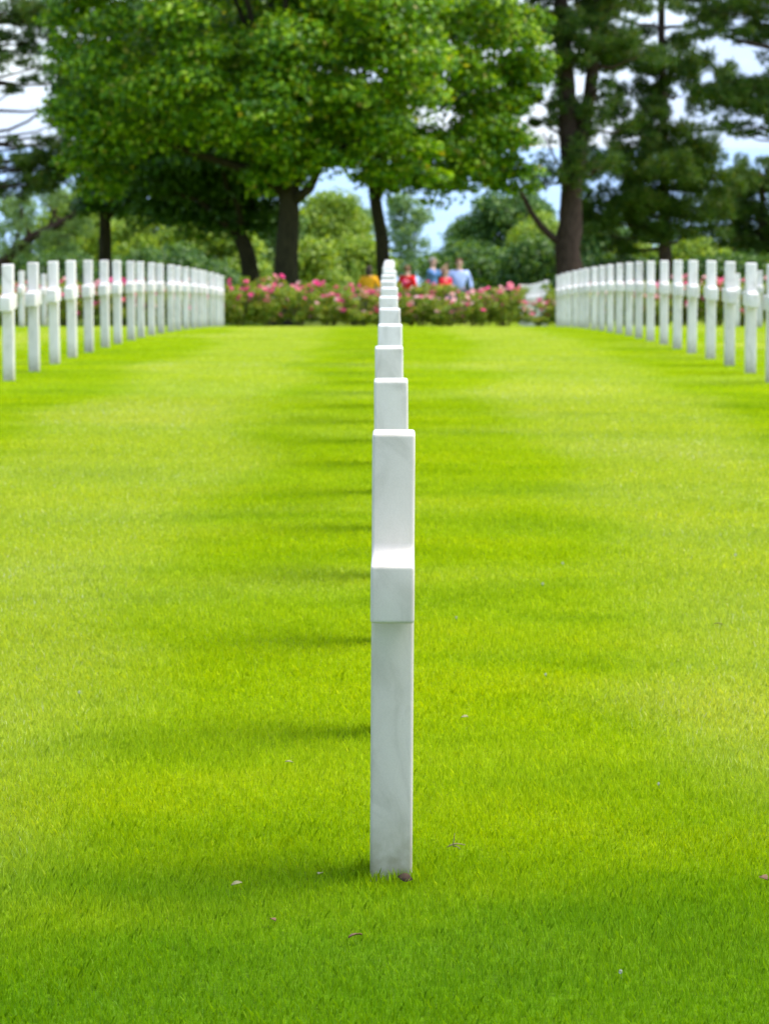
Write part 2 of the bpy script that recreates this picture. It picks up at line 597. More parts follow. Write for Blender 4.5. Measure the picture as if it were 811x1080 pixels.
# ------------------------------------------------------------------ grass
def blades(y0, y1, segs, margin=0.5):
    """blades over the widening strip the lens can see, thinning out and broadening with distance"""
    grid = np.linspace(y0, y1, 400)
    wgt = density(grid) * 2 * (0.135 * grid + margin)
    cdf = np.concatenate([[0], np.cumsum((wgt[1:] + wgt[:-1]) * 0.5 * np.diff(grid))])
    n = int(cdf[-1])
    yy = np.interp(RNG.uniform(0, cdf[-1], n), cdf, grid)
    xx = RNG.uniform(-1, 1, n) * (0.135 * yy + margin)
    h = 0.026
    w = 0.0019 * np.maximum(1.0, yy / 7.5) ** 1.0
    lean = 0.42 + 0.25 * np.clip((yy - 12) / 30, 0, 1)
    base = np.stack([xx, yy, gz(yy) - 0.004], 1)
    if y0 < 7:                       # blades the trimmer left standing round the feet of the nearest stones
        fy = np.concatenate([np.full(1500, 7.668), np.full(900, 9.668)])
        fxx = RNG.normal(0, 0.055, len(fy))
        fyy = fy + RNG.normal(0, 0.09, len(fy))
        keep = (np.abs(fxx) > 0.05) | (np.abs(fyy - fy) > 0.066)
        foot_b = np.stack([fxx, fyy, gz(fyy) - 0.004], 1)[keep]
        base = np.concatenate([base, foot_b])
        xx, yy = base[:, 0], base[:, 1]
        w = np.concatenate([w, np.full(len(foot_b), 0.0022)])
        lean = np.concatenate([lean, np.full(len(foot_b), 0.5)])
        h = np.concatenate([np.full(n, 0.026), np.full(len(foot_b), 0.042)])
        n = len(base)
    # tuftiness: slow waves in height and in the way the blades lie
    wave = (np.sin(xx * 5.1 + np.sin(yy * 3.3) * 1.4) + np.sin(yy * 4.3 + np.sin(xx * 2.7) * 1.7) + np.sin(xx * 13.0 + yy * 9.0) * 0.6) / 2.6
    hh = h * (1 + 0.16 * wave) * RNG.uniform(0.55, 1.3, n)
    az = RNG.uniform(0, 2 * math.pi, n)
    ld = np.stack([np.cos(az), np.sin(az), np.zeros(n)], 1)
    la = lean * RNG.uniform(0.15, 1.35, n)
    # the mower left the grass lying one way here and the other way there
    band = np.sin(yy * 2.1 + 0.35 * xx + np.sin(xx * 0.6) + np.sin(yy * 0.77) * 1.3)
    ld = ld * la[:, None] + np.stack([np.zeros(n), 0.28 * band, np.zeros(n)], 1)
    sd = np.stack([-np.sin(az), np.cos(az), np.zeros(n)], 1)
    fa = RNG.uniform(0, 2 * math.pi, n)
    sd = np.stack([np.cos(fa), np.sin(fa), np.zeros(n)], 1)
    ww = (w * RNG.uniform(0.6, 1.3, n))[:, None]
    tip = base + ld * hh[:, None] + np.array((0, 0, 1.0)) * (hh * 0.9)[:, None]
    if segs == 1:
        ww = ww * 1.35
        v = np.stack([base - sd * ww * 0.5, base + sd * ww * 0.5, tip], 1)
        return v.reshape(-1, 3), 3
    mid = base + ld * (hh * 0.33)[:, None] + np.array((0, 0, 1.0)) * (hh * 0.55)[:, None]
    v = np.stack([base - sd * ww * 0.45, base + sd * ww * 0.45, mid + sd * ww * 0.42, tip, mid - sd * ww * 0.42], 1)
    return v.reshape(-1, 3), 5


def density(y):
    return 27000 * np.minimum(1.0, (7.5 / y) ** 1.7)


gv = []
for (y0, y1, segs) in ((5.2, 27.0, 2), (27.0, 69.0, 1)):
    v, k_ = blades(y0, y1, segs)
    if k_ == 5:
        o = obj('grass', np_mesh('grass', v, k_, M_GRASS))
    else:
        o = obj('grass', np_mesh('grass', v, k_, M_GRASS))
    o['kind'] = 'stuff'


# ------------------------------------------------------------------ marble crosses
ARM_T = at(413, 597, 7.38).z
ARM_B = at(413, 658, 7.38).z


def cross_mesh():
    s, a, h, fr = 0.068, 0.29, CROSS_H, 0.028
    outl = [(-s, -0.12), (s, -0.12), (s, ARM_B), (a, ARM_B), (a, ARM_T)] + [(s + fr - fr * math.sin(q), ARM_T + fr - fr * math.cos(q)) for q in (0, 0.4, 0.8, 1.2, math.pi / 2)] + [(s, h), (-s, h)] + [(-s - fr + fr * math.sin(q), ARM_T + fr - fr * math.cos(q)) for q in (math.pi / 2, 1.2, 0.8, 0.4, 0)] + [(-a, ARM_T), (-a, ARM_B), (-s, ARM_B)]
    bm = bmesh.new()
    th = 0.0525
    vs = [bm.verts.new((-th, y, z)) for y, z in outl]
    f_ = bm.faces.new(vs)
    ext = bmesh.ops.extrude_face_region(bm, geom=[f_])
    bmesh.ops.translate(bm, verts=[e for e in ext['geom'] if isinstance(e, bmesh.types.BMVert)], vec=(2 * th, 0, 0))
    bmesh.ops.recalc_face_normals(bm, faces=bm.faces)
    eds = [e for e in bm.edges if e.calc_length() > 0.0005]
    convex = [e for e in eds if e.is_convex]
    bmesh.ops.bevel(bm, geom=convex, offset=0.009, segments=3, profile=0.6, affect='EDGES', clamp_overlap=False)
    me = bpy.data.meshes.new('marble_cross')
    bm.to_mesh(me)
    bm.free()
    me.materials.append(M_MARBLE)
    for p_ in me.polygons:
        p_.use_smooth = True
    try:
        me.set_sharp_from_angle(angle=R(40))
    except Exception:
        pass
    return me


CROSS = cross_mesh()


def cross(x, y, label, group, tilt=None):
    o = obj('marble_cross', CROSS, None, (x, y, g(y)))
    o.rotation_euler = (R(random.uniform(-0.4, 0.4)), R(random.uniform(-0.4, 0.4)) if tilt is None else tilt, R(random.uniform(-0.4, 0.4)))
    return tag(o, label, 'grave cross', group)


ROWX = 3.64
dx = [0.005, 0.012, 0.006, 0.005, 0.004, 0.0, 0.0, 0.0]
for i in range(31):
    y = 7.668 + 2.0 * i
    if i == 0:
        lab = 'large white marble cross standing nearest the camera, in sharp focus'
    else:
        lab = 'white marble cross, %s from the front in the middle row' % nth(i + 1)
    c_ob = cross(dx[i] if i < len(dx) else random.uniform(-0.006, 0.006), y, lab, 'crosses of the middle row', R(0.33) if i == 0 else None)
    c_ob.color = (*[((0.84, 0.815, 0.74), (0.88, 0.87, 0.81), (0.93, 0.92, 0.88))[i] if i < 3 else (1, 1, 1)][0], 1)  # three nearest stones tinted darker, the shade on their faces put into colour

for side, word, k0 in ((-1, 'left', 14.98), (1, 'right', 14.76)):
    for i in range(20):
        cross(side * ROWX + random.uniform(-0.012, 0.012) - (0.035 if side > 0 and i == 0 else 0), 2.0 * (k0 + i), 'blurred white marble cross, %s in the %s row counting from the %s edge' % (nth(i + 1), word, word),
              'crosses of the %s row' % word)
    for i in range(5):
        cross(side * 2 * ROWX, 2.0 * (k0 + 15 + i), 'small far white cross glimpsed behind the %s row, %s from the %s edge' % (word, nth(i + 1), word), 'crosses of the second row on the %s' % word)
for i in range(8):
    cross(ROWX, 2.0 * (36.3 + i), 'white cross beyond the rose bed beside the right row, %s nearest of its line' % nth(i + 1), 'crosses beyond the rose bed')


# ------------------------------------------------------------------ rose bushes
def petal_mesh(name, mat):
    vs, fc = [], []
    for ring, (n, r, tilt, sz) in enumerate(((7, 0.034, 0.35, 0.036), (6, 0.022, 0.85, 0.030), (4, 0.010, 1.25, 0.024))):
        for i in range(n):
            a = 2 * math.pi * (i + ring * 0.37) / n
            c_ = Vector((math.cos(a), math.sin(a), 0))
            t_ = Vector((-math.sin(a), math.cos(a), 0))
            up = Vector((0, 0, 1))
            o_ = c_ * math.cos(tilt) + up * math.sin(tilt)
            root = c_ * r * 0.25 + up * (0.006 * ring)
            b = len(vs)
            vs += [root - t_ * sz * 0.2, root + t_ * sz * 0.2, root + o_ * sz * 0.6 + t_ * sz * 0.62, root + o_ * sz * 1.15 + t_ * sz * 0.38 - c_ * -0.006,
                   root + o_ * sz * 1.15 - t_ * sz * 0.38 - c_ * -0.006, root + o_ * sz * 0.6 - t_ * sz * 0.62]
            fc.append((b, b + 1, b + 2, b + 3, b + 4, b + 5))
    return mesh_from(name, vs, fc, mat)


BLOOM = {'deep pink': petal_mesh('pink_rose', M_PINK), 'salmon': petal_mesh('salmon_rose', M_SALMON), 'pale pink': petal_mesh('pale_rose', M_PALE)}


def bush_parts(h, w, seed):
    random.seed(seed)
    V, Fc = [], []
    tips = []
    for i in range(11):
        a = random.uniform(0, 6.28)
        rr = w * 0.5 * math.sqrt(random.random())
        top = Vector((math.cos(a) * rr, math.sin(a) * rr * 0.8, h * random.uniform(0.72, 1.0)))
        st_ = Vector((math.cos(a) * 0.08 * random.random(), math.sin(a) * 0.08 * random.random(), -0.03))
        pts = curve_pts(st_, top, 4, 0.03, 0.03)
        tube(V, Fc, pts, [0.012, 0.010, 0.008, 0.006, 0.004], 5)
        tips.append(top)
    stems = mesh_from('rose_stems', V, Fc, M_STEM)
    bl = []
    for i in range(32):
        zf = 0.12 + 0.83 * random.random() ** 0.75
        a = random.uniform(0, 6.28)
        rr = w * 0.52 * math.sqrt(random.random()) * (0.75 + 0.35 * zf)
        bl.append((math.cos(a) * rr, math.sin(a) * rr * 0.8, h * zf * 0.93, random.uniform(0.10, 0.17)))
    fol = np_mesh('rose_leaves', blob_leaves(bl, 1150, 0.062, 0.042), 4, M_ROSE_LEAF)
    return stems, fol, tips


BUSH = [bush_parts(1.0, 0.95, 50 + i) + (1.0,) for i in range(5)]
random.seed(21)


def rose_bush(x, y, sc, label, mixw, nb):
    stems, fol, tips, _ = random.choice(BUSH)
    t_ = thing('rose_bush', label, 'rose bush', (x, y, g(y)), 'rose bushes of the flower bed', random.uniform(0, 6.28))
    t_.scale = (random.uniform(0.92, 1.1), random.uniform(0.9, 1.1), sc)
    obj('stems', stems, t_)
    obj('foliage', fol, t_)
    for i in range(nb):
        kind = random.choices(['deep pink', 'salmon', 'pale pink'], mixw)[0]
        z = 0.3 + 0.72 * random.random() ** 0.6
        a = random.uniform(0, 6.28)
        rr = 0.5 * (0.55 + 0.5 * random.random())
        if z > 0.85:
            rr *= random.uniform(0.2, 1)
        o = obj('bloom', BLOOM[kind], t_, (math.cos(a) * rr, math.sin(a) * rr * 0.85, z))
        s = random.uniform(0.75, 1.35) * (1.25 if random.random() < 0.2 else 1)
        o.scale = (s, s, s)
        o.rotation_euler = (random.uniform(-0.9, 0.9), random.uniform(-0.9, 0.9), random.uniform(0, 6))


def px_of(x, y):
    return PW / 2 + 5 + x * F / (y * math.cos(pitch))


n_open = [0, 0]
n_l = [0, 0]
n_r = [0, 0]
for row, (y, x0) in enumerate(((70.0, -8.6), (71.0, -8.2))):
    x = x0
    while x < 9.2:
        yy = y + random.uniform(-0.12, 0.12)
        px = px_of(x, yy)
        rowword = 'front' if row == 0 else 'back'
        hgt = random.uniform(0.74, 1.1) if row == 0 else random.uniform(0.98, 1.24)
        if 545 < px < 584:
            hgt *= 0.72
            if row == 1:
                x += 0.8
                continue
        if 365 < px < 530:
            hgt *= 0.86
        mixw = (0.55, 0.2, 0.25) if px < 400 else (0.34, 0.26, 0.40)
        word = 'mostly deep pink' if px < 400 else 'pink and pale'
        if px < 228:
            n_l[row] += 1
            lab = 'rose bush behind the left row of crosses, %s from left in the %s line' % (nth(n_l[row]), rowword)
        elif px > 588:
            n_r[row] += 1
            lab = 'rose bush behind the right row of crosses, %s from left in the %s line' % (nth(n_r[row]), rowword)
        else:
            n_open[row] += 1
            lab = 'rose bush with %s blooms, %s from left in the bed\'s %s line' % (word, nth(n_open[row]), rowword)
        rose_bush(x, yy, hgt, lab, mixw, random.randint(14, 32) if row == 0 else random.randint(9, 22))
        x += random.uniform(0.60, 0.74)


# ------------------------------------------------------------------ trees
def broad_tree(label, base_px, D, trunk, r0, crown_c, crown_r, nblob, per_m2, seed, mat=M_LEAF, bark=M_BARK, leaf=(0.21, 0.15), extra=(), br=(0.75, 1.25), name='broadleaf_tree', lowcut=-0.8):
    """trunk: list of (px,py) from foot up; crown_c/crown_r in metres relative to foot"""
    random.seed(seed)
    foot = Vector((at(base_px, 300, D).x, D, g(D)))
    t_ = thing(name, label, 'tree', foot, 'trees beyond the rose bed')
    V, Fc = [], []
    tp = [Vector((0, 0, -0.15))] + [at(px, py, D) - foot for px, py in trunk]
    rr = [r0 * 1.25] + [r0 * (1 - 0.35 * i / len(trunk)) for i in range(1, len(trunk) + 1)]
    fine, fr = [], []
    for i in range(len(tp) - 1):
        for s in range(3):
            fine.append(tp[i].lerp(tp[i + 1], s / 3))
            fr.append(rr[i] + (rr[i + 1] - rr[i]) * s / 3)
    fine.append(tp[-1])
    fr.append(rr[-1])
    tube(V, Fc, fine, fr, 12, 0.06)
    cc = Vector(crown_c)
    blobs = []
    for i in range(nblob):
        for _ in range(40):
            d = Vector((random.gauss(0, 1), random.gauss(0, 1), random.gauss(0, 1))).normalized()
            if d.z > lowcut:
                break
        inner = i % 6 == 0
        q = random.uniform(0.3, 0.72) if inner else random.uniform(0.86, 1.04)
        rb = random.uniform(*br)
        if not inner:                      # keep the outer clumps apart, so that gaps stay dark between them
            for _ in range(30):
                pos = Vector((cc.x + d.x * q * crown_r[0], cc.y + d.y * q * crown_r[1], cc.z + d.z * q * crown_r[2]))
                if all((pos - Vector(b_[:3])).length > 1.25 * rb for b_ in blobs):
                    break
                d = Vector((random.gauss(0, 1), random.gauss(0, 1), random.gauss(0, 1))).normalized()
                d.z = max(d.z, lowcut)
        blobs.append((cc.x + d.x * q * crown_r[0], cc.y + d.y * q * crown_r[1], cc.z + d.z * q * crown_r[2], rb))
    for (px, py, dy, rb) in extra:
        q = at(px, py, D + dy) - foot
        blobs.append((q.x, q.y, q.z, rb))
    top = tp[-1]
    for i in range(16):
        b = blobs[(i * 7) % nblob]
        if b[2] < tp[-1].z + 0.9:
            continue
        pts = curve_pts(fine[-1 - (i % 3)], b[:3], 5, 0.25, 0.15)
        tube(V, Fc, pts, [fr[-1] * 0.62 * (1 - 0.16 * k) for k in range(6)], 7)
    # leader carries the crown on upward
    tube(V, Fc, curve_pts(top, (cc.x * 0.6 + top.x * 0.4, cc.y, cc.z + crown_r[2] * 0.6), 5, 0, 0.12), [fr[-1] * (0.95 - 0.16 * k) for k in range(6)], 8)
    obj('trunk', mesh_from('trunk', V, Fc, bark, True), t_)
    obj('crown', np_mesh('crown', blob_leaves(blobs, per_m2, *leaf, flat=0.62, under=0.8), 4, mat), t_)
    return t_


# the big pair in front
broad_tree('great leafy green tree with thick straight mossy trunk left of centre', 303, 86, [(303, 318), (302, 290), (303, 255), (305, 225), (304, 195)], 0.40,
           (-1.0, 0.3, 8.0), (5.0, 4.4, 5.2), 92, 210, 3, lowcut=-0.55, br=(0.95, 1.45), leaf=(0.19, 0.13),
           extra=[(90, 120, 0, .9), (75, 60, 0, .9), (85, 8, 0, 1.), (115, -5, 0, 1.), (70, 25, 0, .8), (100, 165, 1, .8), (115, 190, 1, .8), (105, 200, .5, .8), (75, 175, 0, .6),
                  (340, 150, -1, .8), (360, 175, -1.5, .7), (330, 120, -2, .9), (290, 150, -2.5, .8), (250, 125, -3, .9), (150, 100, -3, 1), (210, 60, -3.4, 1), (300, 60, -3.5, 1), (120, 30, -2, 1),
                  (300, 172, -1, .8), (322, 180, -1.5, .7), (280, 192, -.5, .8), (305, 150, -2, .9), (335, 165, -2, .6), (400, 130, -2, .8), (440, 160, -1.5, .7), (430, 180, -1, .55), (460, 190, -1, .5), (400, 185, -1, .6)])
broad_tree('leafy green tree with slim leaning trunk directly behind the middle row of crosses', 403, 93, [(405, 310), (405, 285), (403, 255), (398, 225), (394, 195)], 0.25,
           (1.35, 0.2, 7.8), (3.0, 3.2, 5.0), 54, 210, 5, lowcut=-0.8, br=(0.85, 1.3), leaf=(0.19, 0.13),
           extra=[(530, 175, 0, .7), (520, 160, -1, .7), (530, 150, -1, .7), (500, 165, -1.5, .7), (545, 100, 0, .7), (530, 110, -1, .8), (470, 195, 0, .5), (450, 150, -2, .8), (500, 140, -2, .8), (528, 140, -1, .7), (540, 120, 0, .6), (550, 75, 0, .7), (555, 185, 0, .6), (560, 200, 0, .35), (520, 195, 0, .4), (535, 200, 0, .4),
                  (500, 90, -2.5, .9), (530, 50, -2, .9), (470, 40, -2.5, .9), (552, 30, 0, .7), (410, 200, 0, .4), (385, 190, 0, .5), (495, 175, -1, .5)])
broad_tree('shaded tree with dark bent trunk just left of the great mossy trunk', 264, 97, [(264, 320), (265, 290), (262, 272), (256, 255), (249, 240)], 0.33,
           (-1.6, 0.5, 6.6), (3.6, 3.0, 3.3), 90, 150, 8, mat=M_LEAF_SHADED, extra=[(x_, y_, random.uniform(-1, 2), .95) for x_ in range(140, 300, 26) for y_ in (150, 180, 205)] + [(x_, 230, 0, .65) for x_ in range(180, 295, 22)] + [(x_, 243, 0, .5) for x_ in (225, 245, 268, 288)] + [(190, 235, 0, .9), (230, 232, 0, .8), (280, 225, 0, .7), (160, 225, 0, .8)])
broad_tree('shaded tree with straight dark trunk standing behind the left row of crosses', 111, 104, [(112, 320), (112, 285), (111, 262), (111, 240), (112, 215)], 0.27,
           (2.6, 0.5, 6.5), (2.6, 3.0, 3.2), 90, 150, 12, mat=M_LEAF_SHADED, extra=[(x_, y_, random.uniform(-1, 2), .95) for x_ in range(112, 260, 28) for y_ in (140, 175, 205)] + [(x_, 222, 0, .75) for x_ in range(95, 260, 40)] + [(98, 215, 0, .6), (112, 222, 0, .6), (140, 225, 0, .8), (170, 225, 0, .8)])


def pine(label, foot_px, D, stems, pads, seed, limbs=(), per=120, bark=M_BARK_PINE, name='pine_tree', mat=M_NEEDLE, nl=0.2):
    """stems: list of (polyline px, r0, r1); pads (px,py,dy,rx,rz) in metres"""
    random.seed(seed)
    foot = Vector((at(foot_px, 300, D).x, D, g(D)))
    t_ = thing(name, label, 'pine tree' if name == 'pine_tree' else 'tree', foot, 'trees beyond the rose bed')
    V, Fc = [], []
    spine = []
    for pl, r0, r1 in stems:
        pts = [at(px, py, D) - foot for px, py in pl]
        fine = []
        for i in range(len(pts) - 1):
            for s in range(4):
                fine.append(pts[i].lerp(pts[i + 1], s / 4))
        fine.append(pts[-1])
        n = len(fine)
        tube(V, Fc, fine, [r0 + (r1 - r0) * i / (n - 1) for i in range(n)], 11, 0.06)
        spine += fine
    P = []
    for (px, py, dy, rx, rz) in pads:
        c_ = at(px, py, D + dy) - foot
        # a limb from the nearest lower part of the stem to the pad
        near = min(spine, key=lambda q: (q - c_).length + max(0, q.z - c_.z) * 0.6)
        tube(V, Fc, curve_pts(near, c_, 5, -0.12, 0.08), [0.075, 0.062, 0.05, 0.038, 0.026, 0.014], 6)
        for q in range(8):
            P.append((c_.x + random.uniform(-1.1, 1.1) * rx, c_.y + random.uniform(-1, 1) * rx, c_.z + random.uniform(-1.0, 1.0) * rz, rx * random.uniform(0.24, 0.46), rx * random.uniform(0.24, 0.46), rz * random.uniform(0.45, 0.8)))
    for pl, r0, r1, dy in limbs:
        pts = [at(px, py, D + dy * i / max(1, len(pl) - 1)) - foot for i, (px, py) in enumerate(pl)]
        n = len(pts)
        tube(V, Fc, pts, [r0 + (r1 - r0) * i / (n - 1) for i in range(n)], 7, 0.04)
    obj('trunk', mesh_from('trunk', V, Fc, bark, True), t_)
    obj('crown', np_mesh('crown', pad_needles(P, per, nl), 3, mat), t_)
    return t_


def ring_pads(px0, px1, py0, py1, n, dy=2.5, rx=(0.7, 1.2), rz=(0.22, 0.4)):
    return [(random.uniform(px0, px1), random.uniform(py0, py1), random.uniform(-dy, dy), random.uniform(*rx), random.uniform(*rz)) for _ in range(n)]


random.seed(31)
p1 = ring_pads(570, 660, -140, 10, 26) + ring_pads(575, 660, 5, 75, 16, 1.5, (.5, .8), (.15, .3)) + ring_pads(583, 640, 70, 200, 16, 1.0, (.35, .55), (.15, .3)) + [(600, 15, 1, .9, .3), (628, 35, 0, .9, .35), (578, 40, -1, .7, .25), (652, 42, 0, 1., .35), (672, 60, 0, .9, .3), (612, 62, 1, .6, .3), (590, 78, 0, .5, .3), (632, 70, 1, .7, .3),
      (604, 105, -.5, .6, .4), (610, 140, -.5, .55, .4), (596, 165, -.5, .5, .4), (604, 190, -.6, .5, .35), (622, 120, 0, .5, .25), (575, 190, 0, .5, .25), (572, 130, 1, .3, .1), (565, 108, 1, .3, .1), (640, 105, 1, .4, .12), (655, 135, 1, .4, .12)]
pine('tall pine with thick reddish trunk that forks, right of centre behind the right row', 600, 95,
     [([(600, 325), (600, 290), (598, 262), (601, 235), (603, 200), (600, 150), (597, 90), (592, 20), (588, -80), (585, -160)], 0.46, 0.16),
      ([(604, 190), (612, 150), (622, 100), (628, 40), (632, -30), (640, -130)], 0.26, 0.1)], p1, 33,
     limbs=[([(594, 258), (582, 250), (570, 238), (560, 224), (552, 208), (546, 196)], 0.14, 0.05, -0.6), ([(590, 175), (584, 165), (578, 150), (572, 140)], 0.04, 0.02, -0.5)])
p2 = ring_pads(640, 770, -120, 20, 26) + [(690, 45, 0, 1.1, .35), (720, 66, 1, 1.1, .35), (700, 70, -1, 1.1, .4), (745, 75, 0, .8, .3), (668, 70, 0, .9, .3), (680, 88, 0, .9, .3),
      (672, 112, -1, .9, .35), (700, 112, 0, 1.1, .45), (722, 100, 1, .9, .3), (690, 128, -1.5, 1., .4), (660, 150, -1, .9, .35), (690, 148, 0, 1.1, .5), (720, 145, 0, 1., .45), (735, 165, 1, .8, .4),
      (640, 165, 0, .9, .3), (650, 182, -1, 1.1, .4), (685, 180, -1.5, 1.2, .5), (720, 185, 0, 1.1, .5), (745, 195, 0, 1., .4), (640, 205, 0, 1.0, .35), (672, 212, -1, 1.2, .45), (705, 215, 0, 1.2, .45), (738, 222, 0, 1., .4),
      (640, 232, 0, 1.0, .35), (672, 240, 1, 1., .35), (700, 242, 0, 1., .3), (730, 246, 0, .9, .3), (628, 212, 0, .8, .3), (625, 245, 1, .8, .3), (635, 262, 1, .8, .3), (720, 165, 0, 1, .4), (700, 195, -1, 1.1, .4), (660, 225, 0, 1.2, .4)]
pine('dense dark pine with low spreading boughs behind the right row of crosses', 701, 106,
     [([(702, 320), (701, 285), (701, 255), (700, 200), (700, 140), (697, 60), (698, -60), (700, -150)], 0.27, 0.08)], p2, 35, per=190)
p3 = ring_pads(770, 900, -140, 0, 16) + ring_pads(745, 830, -10, 40, 7, 1.5, (.5, .8), (.12, .22)) + ring_pads(755, 830, 85, 140, 8, 1.5, (.5, .8), (.12, .25)) + [(735, 8, 0, .9, .25), (765, 20, 0, .9, .25), (795, 12, 0, .9, .3), (811, 35, 0, .7, .25), (790, 42, 0, .6, .15), (770, 98, -1, .7, .3), (790, 96, 0, .9, .4), (811, 102, 0, .9, .45), (780, 108, 0, .9, .35), (800, 88, 0, .7, .3),
      (772, 135, 0, .5, .12), (785, 142, 0, .4, .1), (840, 70, 0, 1, .4), (850, 140, 0, 1, .4), (850, 200, 0, 1, .4)]
pine('pine whose boughs reach in from the right edge of the photo', 868, 98, [([(868, 325), (866, 250), (862, 150), (860, 20), (862, -150)], 0.35, 0.1)], p3, 37,
     limbs=[([(864, 165), (830, 150), (800, 142), (785, 146), (775, 140)], 0.05, 0.015, 0), ([(863, 120), (830, 112), (790, 108), (765, 105)], 0.07, 0.02, 0)])
p4 = [(785, 185, 0, 1., .4), (811, 190, 0, 1., .4), (765, 200, 0, .9, .4), (800, 210, 0, 1.1, .5), (780, 225, 0, 1.1, .4), (811, 235, 0, 1.1, .5), (765, 240, 0, 1., .4), (790, 250, 0, 1., .3), (840, 200, 0, 1.2, .6), (840, 240, 0, 1.2, .5), (800, 178, 1, .7, .3), (750, 215, 1, .8, .4), (811, 262, 0, 1, .3)]
pine('low spreading dark pine at the right edge below the taller pine boughs', 806, 112, [([(806, 318), (806, 270), (804, 220), (803, 185)], 0.25, 0.08)], p4, 39, per=200)
p5 = ring_pads(-120, 10, -140, 0, 14) + ring_pads(-10, 70, 0, 75, 9, 1.5, (.5, .8), (.15, .3)) + ring_pads(0, 80, 150, 200, 8, 1.5, (.5, .7), (.15, .3)) + [(8, 12, 0, .9, .35), (38, 18, 0, .9, .3), (20, 40, 0, .8, .3), (4, 58, 0, .5, .2), (48, 42, 0, .6, .2), (62, 20, 0, .7, .3), (22, 165, 0, .7, .25), (45, 172, 0, .9, .3), (68, 160, 0, .6, .25), (35, 190, 0, .8, .3), (60, 190, 0, .8, .3), (72, 178, 0, .6, .3), (15, 95, 0, .3, .1), (35, 85, 0, .3, .12),
      (60, 130, 0, .3, .12), (75, 110, 0, .3, .14), (80, 140, 0, .3, .14), (72, 85, 0, .3, .14), (10, 200, 0, .6, .25)]
pine('pine at the left edge whose thin bare branches cross the sky', -55, 100, [([(-55, 325), (-52, 250), (-48, 150), (-50, 20), (-52, -150)], 0.35, 0.1)], p5, 41,
     limbs=[([(-48, 145), (-10, 140), (10, 137), (30, 128), (50, 112), (68, 106), (85, 104)], 0.06, 0.02, 0), ([(-48, 165), (-10, 160), (15, 158), (40, 152), (58, 143), (78, 128)], 0.05, 0.015, 0), ([(10, 137), (8, 160)], 0.02, 0.012, 0), ([(48, 114), (62, 132), (72, 128)], 0.02, 0.012, 0)])
p6 = [(20, 215, 0, .7, .35), (45, 205, 0, .7, .3), (70, 205, 0, .8, .3), (88, 212, 0, .6, .3), (25, 235, 0, .6, .35), (12, 260, 0, .5, .3), (55, 250, 0, .6, .25), (80, 240, 0, .6, .25), (40, 265, 0, .6, .3), (68, 262, 0, .5, .25)]
pine('slender tree leaning to the right with thin grey-green foliage at the left edge', -22, 112, [([(-24, 315), (-8, 290), (12, 268), (34, 250), (60, 238), (88, 220)], 0.27, 0.1)], p6, 43, per=90, name='leaning_tree', mat=M_LEAF_C, nl=0.24,
     limbs=[([(34, 250), (50, 243), (58, 226), (62, 210)], 0.09, 0.03, 0), ([(44, 246), (62, 250), (80, 246)], 0.06, 0.02, 0), ([(12, 268), (22, 240), (24, 218)], 0.07, 0.03, 0)])


def shrub(label, px, py_top, width_px, D, mat, seed, per=95, nb=34, leaf=(0.19, 0.13), airy=False):
    foot = Vector((at(px, 300, D).x, D, g(D)))
    hgt = at(px, py_top, D).z - foot.z
    wd = width_px / F * D * 1.15
    nb = int(nb * 1.7)
    per *= 1.25
    random.seed(seed)
    t_ = thing('shrub_tree', label, 'tree', foot, 'bushy trees towards the sea')
    blobs = []
    for i in range(nb):
        zf = random.random() ** 0.8
        a = random.uniform(0, 6.28)
        rr = wd * 0.5 * math.sqrt(random.random()) * (1.0 - 0.55 * zf ** 2)
        blobs.append((math.cos(a) * rr, math.sin(a) * rr, hgt * (0.1 + 0.84 * zf), random.uniform(0.45, 0.9) * (0.7 if airy else 1)))
    V, Fc = [], []
    for i in range(5):
        b = blobs[(i * 5) % len(blobs)]
        tube(V, Fc, curve_pts((random.uniform(-.2, .2), random.uniform(-.2, .2), -0.1), (b[0] * 0.7, b[1] * 0.7, b[2]), 5, 0.1, 0.1), [0.11, 0.09, 0.075, 0.06, 0.04, 0.02], 7)
    obj('trunk', mesh_from('trunk', V, Fc, M_BARK, True), t_)
    obj('crown', np_mesh('crown', blob_leaves(blobs, per, *leaf), 4, mat), t_)


shrub('yellow-green bushy tree behind the left row, just left of the straight dark trunk', 78, 208, 75, 140, M_LEAF_B, 61)
shrub('grey-green airy tree in the far left corner behind the crosses', 18, 205, 60, 150, M_LEAF_C, 62, 60, 26, airy=True)
shrub('pale green bush behind the left row, just right of the straight dark trunk', 160, 222, 95, 135, M_LEAF_B, 63)
shrub('mid-green bush showing between the bent trunk and the left row', 225, 232, 100, 125, M_LEAF_B, 64, nb=44)
shrub('green bush seen between the bent trunk and the mossy trunk', 284, 225, 60, 130, M_LEAF_D, 80, nb=40)
shrub('wide olive bush far behind the left row, under the dark canopy', 120, 232, 110, 145, M_LEAF_D, 81, nb=50)
shrub('green tree far behind the slim trunk, just left of it', 372, 222, 44, 160, M_LEAF_C, 82, nb=30)
shrub('dark green tree just left of the thick pine trunk', 558, 214, 60, 145, M_LEAF_D, 83, nb=40)
shrub('tall pale green bushy tree between the mossy trunk and the slim trunk', 347, 208, 80, 135, M_LEAF_B, 65, nb=44)
shrub('low bright green bush at the foot of the mossy trunk', 322, 262, 60, 112, M_LEAF_B, 66, nb=22)
shrub('low green bush behind the person in yellow', 378, 258, 50, 128, M_LEAF_B, 67, nb=20)
shrub('airy blue-green tree just right of the slim trunk', 430, 205, 52, 150, M_LEAF_C, 68, 70, 34, airy=True)
shrub('dark green bushy tree right of the group of people', 530, 208, 105, 135, M_LEAF_D, 69, nb=60)
